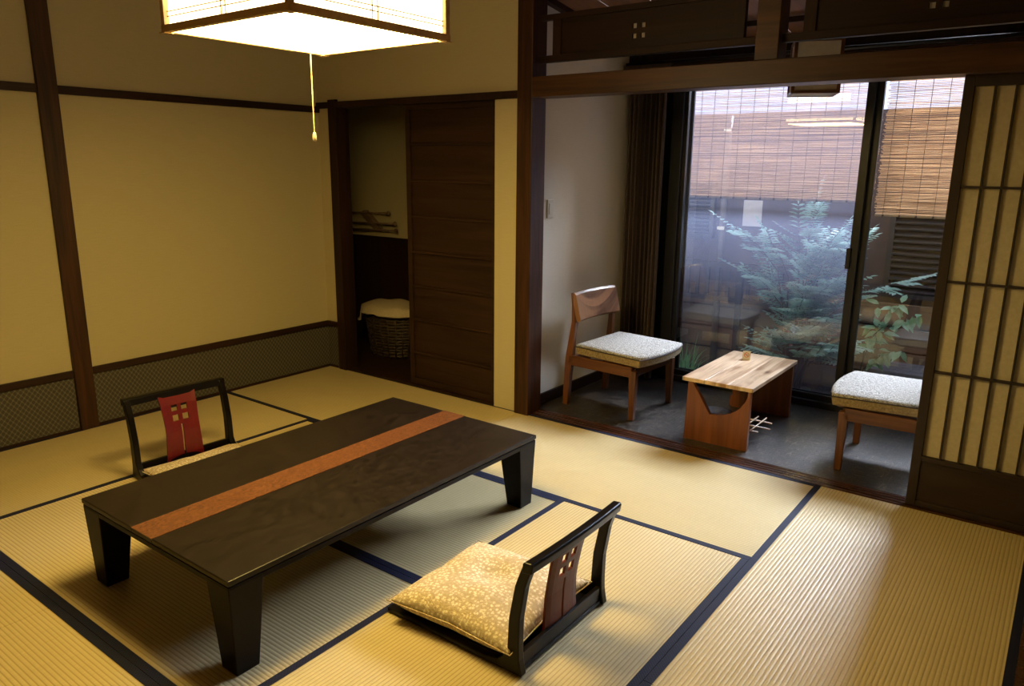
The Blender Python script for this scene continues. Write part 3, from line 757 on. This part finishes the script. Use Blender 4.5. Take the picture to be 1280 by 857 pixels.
# ------------------------------------------------------------------ washroom: peg rack, basket, towel
t = thing('peg_rack', 'old wooden swivel towel rack on the washroom wall', 'rack', (-.50, .97, 1.08)); 
MB().hexa([(-.13, -.03, .075), (-.08, -.03, .105), (-.13, .028, .075), (-.08, .028, .105), (.06, -.03, -.075), (.12, -.03, -.05), (.06, .028, -.075), (.12, .028, -.05)]).obj('bracket', 'peg', t, bevel=.003)
for x0, x1, z in ((-.36, .25, .075), (-.27, .33, -.015), (-.26, .34, -.075)):
    a = MB().tube([(x0, -.035, z), (x1, -.035, z + .015)], .009, 8).obj('rod', 'peg', t, smooth=True)
    for x, zz in ((x0, z), (x1, z + .015)): MB().lathe([(.004, -.020), (.018, -.014), (.020, .004), (.012, .018), (.004, .021)], (x, -.035, zz), 12).obj('knob', 'peg', a, smooth=True)
t = thing('wicker_basket', 'dark wicker basket on the washroom floor, half hidden by the door', 'basket', (.12, .60, 0))
m = MB(); r = random.Random(5)
for k in range(15):
    z = .02 + k * .026; f = .80 + .2 * k / 14
    pts = [(math.cos(a) * .27 * f * (1 + .0 * a), math.sin(a) * .19 * f, z + .005 * math.sin(a * 14 + k * PI)) for a in [2 * PI * q / 40 for q in range(41)]]
    m.tube(pts, .013, 6, False)
m.obj('woven_side', 'wick', t, smooth=True)
m = MB()
for q in range(22):
    a = 2 * PI * q / 22; m.tube([(math.cos(a) * .225, math.sin(a) * .158, .0), (math.cos(a) * .275, math.sin(a) * .195, .40)], .007, 6)
m.lathe([(.05, .004), (.16, .004), (.16, .014), (.05, .014)]); m.obj('stakes', 'wick', t, smooth=True)
m = MB(); rows = []
n = 30
for i in range(n + 1):
    row = []
    for j in range(17):
        u, v = 2 * i / n - 1, 2 * j / 16 - 1
        x, y = u * .355, v * .27
        rr = math.sqrt((x / .29) ** 2 + (y / .21) ** 2)
        z = .435 + .035 * max(0, 1 - rr * rr) - (max(0, rr - 1.0) ** 1.05) * .42 + .006 * math.sin(9 * u + 5 * v)
        if rr > 1.0: k = (1 + .18 * (rr - 1)) / rr; x *= k * 1.06; y *= k * 1.06
        row.append(m.b.verts.new((x, y, max(z, .385 if u > -.72 else .31))))
    rows.append(row)
for i in range(n):
    for j in range(16): m.b.faces.new((rows[i][j], rows[i + 1][j], rows[i + 1][j + 1], rows[i][j + 1]))
o = m.obj('towel', 'cloth', smooth=True); o.location = (.12, .60, .0); o.modifiers.new('thick', 'SOLIDIFY').thickness = .012
tag(o, 'cream towel draped over the dark wicker basket', 'towel')

# ------------------------------------------------------------------ garden
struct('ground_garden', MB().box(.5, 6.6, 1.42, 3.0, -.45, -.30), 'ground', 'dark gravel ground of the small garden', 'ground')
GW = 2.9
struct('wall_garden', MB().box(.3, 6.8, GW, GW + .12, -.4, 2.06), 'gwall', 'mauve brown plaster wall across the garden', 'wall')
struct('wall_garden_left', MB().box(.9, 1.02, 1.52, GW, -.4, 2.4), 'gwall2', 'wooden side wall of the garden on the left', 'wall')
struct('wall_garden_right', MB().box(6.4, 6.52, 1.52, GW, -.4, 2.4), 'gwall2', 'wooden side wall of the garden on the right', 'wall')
struct('eave_sky_blocker', MB().box(.8, 6.6, 1.40, 1.74, 2.44, 2.50), 'dark', 'unseen short eave added over the veranda window to block sky', 'eave')  # out of view, added to keep sky light off the window head
# slatted shutter on the right, louvre window on the left
def shutter(name, label, x0, x1, z0, z1, pitch, cat):
    t = thing(name, label, cat, (x0, GW, z0)); off = (-x0, -GW, -z0)
    MB().box(x0, x0 + .04, GW - .06, GW - .001, z0, z1).box(x1 - .04, x1, GW - .06, GW - .001, z0, z1).box(x0, x1, GW - .062, GW - .001, z1, z1 + .04).box(x0, x1, GW - .062, GW - .001, z0 - .04, z0).obj('frame', 'shutter', t, off=off)
    m = MB(); z = z0 + .01
    while z < z1 - .02:
        m.hexa([(x0 + .04, GW - .055, z), (x1 - .04, GW - .055, z), (x0 + .04, GW - .012, z + pitch * .5), (x1 - .04, GW - .012, z + pitch * .5), (x0 + .04, GW - .055, z + .012), (x1 - .04, GW - .055, z + .012), (x0 + .04, GW - .012, z + pitch * .5 + .012), (x1 - .04, GW - .012, z + pitch * .5 + .012)]); z += pitch
    m.obj('slats', 'shutter', t, off=off)
shutter('slatted_shutter', 'dark slatted shutter on the garden wall, seen through the narrow right pane', 3.50, 5.2, .62, 1.35, .05, 'shutter')
shutter('louvre_window', 'grey louvre window on the garden wall, at the left pane edge', 1.62, 2.02, 1.0, 1.42, .035, 'louvre')
t = thing('board_fence', 'low tan board fence along the foot of the garden wall', 'fence', (2.2, GW - .05, -.3))
for k in range(4): MB().box(-.5, 3.6, -.025, .0, .05 + k * .20, .05 + k * .20 + .185).obj('board', 'fence', t, bevel=.004)
for x in (-.4, .8, 2.0, 3.2): MB().box(x, x + .07, .0, .045, 0, .84).obj('post', 'fence', t)
t = thing('railing', 'dark slatted low railing in front of the garden wall, behind the bush', 'railing', (2.0, 2.68, -.3))
MB().box(-.25, .95, -.02, .02, 1.02, 1.07).box(-.25, .95, -.02, .02, .72, .76).obj('rail', 'shutter', t)
for k in range(13): MB().box(-.23 + k * .095, -.20 + k * .095, -.012, .012, .76, 1.02).obj('baluster', 'shutter', t)
for x in (-.25, .35, .91): MB().box(x, x + .05, -.025, .025, 0, 1.07).obj('post', 'shutter', t)
o = MB().box(-.085, .085, -.012, -.001, -.115, .115).obj('paper_sign', 'notice', bevel=.002); o.location = (2.36, GW, 1.20)
tag(o, 'blank pale paper sign on the mauve garden wall', 'sign')
t = thing('downpipe', 'brownish grey vertical pipe on the garden wall, left of the pale paper sign', 'pipe', (2.13, GW - .115, -.3))
MB().tube([(0, 0, 0), (0, 0, 2.34)], .028, 12).obj('pipe', 'pipe', t, smooth=True)
for z in (1.35, 2.2): MB().box(-.034, .034, -.034, .113, z, z + .03).obj('bracket', 'steel', t)
t = thing('garden_bench', 'low grey slatted bench in front of the board fence', 'bench', (3.95, 2.35, -.3))
for k in range(4): MB().box(-.38, .38, -.17 + k * .09, -.09 + k * .09, .40, .43).obj('slat', 'grey', t, bevel=.003)
for sx in (-1, 1):
    for y in (-.15, .15): MB().box(sx * .34 - .022, sx * .34 + .022, y - .022, y + .022, 0, .40).obj('leg', 'grey', t)
def rock(loc, s, seed, label):
    m = MB(); bmesh.ops.create_icosphere(m.b, subdivisions=3, radius=1); r = random.Random(seed); ph = [r.uniform(0, 6) for _ in range(6)]
    for v in m.b.verts:
        d = 1 + .16 * math.sin(3 * v.co.x + ph[0]) * math.cos(2.5 * v.co.y + ph[1]) + .10 * math.sin(6 * v.co.z + ph[2] + 3 * v.co.x)
        v.co = Vector((v.co.x * d * s[0], v.co.y * d * s[1], max(v.co.z * d * s[2], -.4 * s[2])))
    o = m.obj('garden_rock', 'rock', smooth=True); o.location = loc; tag(o, label, 'rock', 'rocks in the garden')
rock((2.99, 1.73, -.20), (.23, .12, .26), 2, 'rounded brown rock in front of the feathery bush')
rock((2.62, 2.35, -.22), (.16, .14, .18), 4, 'smaller rock left of the rounded brown rock')

def leaf(m, base, d, up, ln, w, curl=.25):
    d = d.normalized(); s = d.cross(up)
    if s.length < 1e-4: s = d.cross(Vector((1, 0, 0)))
    s.normalize(); n = s.cross(d)
    P = [(0, 0), (.3, .42), (.62, .40), (1, 0)]
    A = [m.b.verts.new(base + d * ln * a + s * w * b + n * (-curl * ln * a * a)) for a, b in P]
    B = [m.b.verts.new(base + d * ln * a - s * w * b + n * (-curl * ln * a * a)) for a, b in P[1:3]]
    c = [m.b.verts.new(base + d * ln * a + n * (-curl * ln * a * a - .10 * w)) for a in (.3, .62)]
    m.b.faces.new((A[0], A[1], c[0])); m.b.faces.new((A[1], A[2], c[1], c[0])); m.b.faces.new((A[2], A[3], c[1]))
    m.b.faces.new((A[0], c[0], B[0])); m.b.faces.new((B[0], c[0], c[1], B[1])); m.b.faces.new((B[1], c[1], A[3]))

t = thing('feathery_bush', 'tall feathery leaved bush behind the left window pane', 'bush', (3.02, 2.22, -.3)); off = (-3.02, -2.22, .3)
fo, st = MB(), MB(); r = random.Random(11); up = Vector((0, 0, 1))
tips = [(2.56, 2.02, 1.12), (3.08, 2.25, 1.33), (3.30, 2.1, 1.12), (2.78, 2.1, 1.06), (3.46, 2.0, 1.10), (3.18, 2.0, .95), (2.70, 2.0, .78), (3.38, 1.95, .8), (2.95, 2.3, 1.12)]
for _ in range(36): tips.append((r.gauss(3.06, .21), r.uniform(1.92, 2.5), r.uniform(.15, 1.06)))
for tx, ty, tz in tips:
    b0 = Vector((3.02 + r.uniform(-.06, .06), 2.22 + r.uniform(-.06, .06), -.3)); tp = Vector((tx, ty, tz))
    out = Vector((tx - 3.02, ty - 2.22, 0)); k1 = Vector((3.02, 2.22, 0)) + out * .35; k1.z = -.3 + (tz + .3) * .78
    pts = [b0, b0.lerp(k1, .5), k1, k1.lerp(tp, .5) + up * .04, tp]
    st.tube(pts, [.008, .007, .005, .0035, .002], 5)
    # compound fronds over the outer part
    for q in range(5):
        f = .45 + .55 * q / 4
        a = k1.lerp(tp, max(0, (f - .3) / .7)) + up * .03 * math.sin(f * 3)
        for sg in ((-1, 1) if q < 4 else (0,)):
            dr = (tp - k1).normalized(); sd = dr.cross(up).normalized()
            fd = (dr * (.8 if sg else 1) + sd * sg * .9 + up * r.uniform(-.25, .3)).normalized(); L = r.uniform(.16, .26)
            e_ = a + fd * L - up * .04
            fo_up = (up + Vector((r.uniform(-.3, .3), r.uniform(-.6, .1), 0))).normalized()
            nl = 6
            for j in range(nl):
                p = a.lerp(e_, (j + .6) / nl) ; s2 = fd.cross(up).normalized()
                for ss in (-1, 1): leaf(fo, p, fd * .55 + s2 * ss, fo_up, r.uniform(.07, .10) * (1 - .35 * j / nl), .032)
            leaf(fo, e_, fd, fo_up, .06, .020); st.tube([a, e_], .0015, 4)
fo.obj('foliage', 'leaf', t, off=off, recalc=False); st.obj('stems', 'bark', t, off=off, smooth=True)

t = thing('broad_leaf_shrub', 'shrub of broad pointed leaves behind the narrow right pane', 'shrub', (3.55, 1.98, -.3)); off = (-3.55, -1.98, .3)
fo, st = MB(), MB(); r = random.Random(21)
for ex, ez, n in ((3.95, .64, 15), (3.82, .70, 12), (3.86, .34, 9), (3.72, .52, 9), (3.74, .30, 7), (3.66, .66, 8)):
    a = Vector((3.55, 1.98, -.3)); k = Vector((3.60, 1.96, ez * .5)); e_ = Vector((ex, 1.9 + r.uniform(-.08, .08), ez))
    pts = [a, k, k.lerp(e_, .5) + up * .06, e_]; st.tube(pts, [.007, .005, .004, .002], 5)
    for q in range(n):
        f = r.uniform(.15, 1); p = (k.lerp(e_, f)) + up * .05 * math.sin(f * 3)
        dr = Vector((r.uniform(-.6, 1.), r.uniform(-1, .3), r.uniform(-.7, .35)))
        leaf(fo, p, dr, (up + Vector((0, -.7, 0))).normalized(), r.uniform(.075, .115), .048, .35)
fo.obj('foliage', 'leaf2', t, off=off, recalc=False); st.obj('stems', 'bark', t, off=off, smooth=True)

def tuft(loc, seed, n, h, label):
    t = thing('grass_tuft', label, 'grass', loc, 0, 'grass tufts below the window'); m = MB(); r = random.Random(seed)
    for _ in range(n):
        a = r.uniform(0, 2 * PI); q = r.uniform(.3, 1); L = h * r.uniform(.7, 1.15)
        b0 = Vector((r.gauss(0, .03), r.gauss(0, .03), 0)); d = Vector((math.cos(a), math.sin(a), 0)); s_ = Vector((-d.y, d.x, 0))
        P = []
        for k in range(6):
            f = k / 5; c = b0 + d * (L * .42 * q * f ** 1.6) + up * (L * (f - .42 * q * f * f * f)); w_ = .006 * (1 - f ** 2) + .0005
            P.append((m.b.verts.new(c - s_ * w_), m.b.verts.new(c + s_ * w_)))
        for A, B in zip(P, P[1:]): m.b.faces.new((A[0], A[1], B[1], B[0]))
    m.obj('blades', 'grass', t, recalc=False)
for i, (x, y, h, lab) in enumerate(((2.29, 1.80, .60, 'arching grass tuft at the left end of the window, beyond the left chair'), (2.63, 1.84, .38, 'shorter grass tuft just right of the leftmost tuft'), (3.36, 1.72, .34, 'grass tuft at the foot of the window mullion, left side'),
        (3.64, 1.76, .44, 'grass tuft just right of the window mullion'), (4.0, 1.80, .42, 'grass tuft behind the half hidden right chair'), (4.36, 1.84, .46, 'grass tuft farthest right, beside the shoji screen edge'))):
    tuft((x, y, -.3), 30 + i, 90, h, lab)

# ------------------------------------------------------------------ light
wd = bpy.data.worlds.new('world'); bpy.context.scene.world = wd; wd.use_nodes = True
bg = wd.node_tree.nodes['Background']; bg.inputs[0].default_value = (*SKY, 1); bg.inputs[1].default_value = SKY_S
sun = bpy.data.lights.new('sun', 'SUN'); so = bpy.data.objects.new('sun', sun); C.objects.link(so)
sun.energy = SUN_S; sun.color = SUN; sun.angle = math.radians(32)
so.rotation_euler = Vector((-.20, -.82, -.53)).to_track_quat('-Z', 'Y').to_euler()
pt = bpy.data.lights.new('window_portal', 'AREA'); po = bpy.data.objects.new('window_portal', pt); C.objects.link(po)
pt.shape = 'RECTANGLE'; pt.size = 5.2; pt.size_y = 1.1; po.location = (3.7, 2.32, 2.43); po.rotation_euler = (0, 0, 0); pt.cycles.is_portal = True

sc = bpy.context.scene
sc.view_settings.view_transform = 'Standard'; sc.view_settings.look = 'None'; sc.view_settings.exposure = 0; sc.view_settings.gamma = 1
sc.view_settings.use_curve_mapping = False
sc.cycles.use_denoising = True; sc.cycles.max_bounces = 10; sc.cycles.diffuse_bounces = 5; sc.cycles.glossy_bounces = 5; sc.cycles.transparent_max_bounces = 16; sc.cycles.sample_clamp_indirect = 6
sc.cycles.use_adaptive_sampling = False
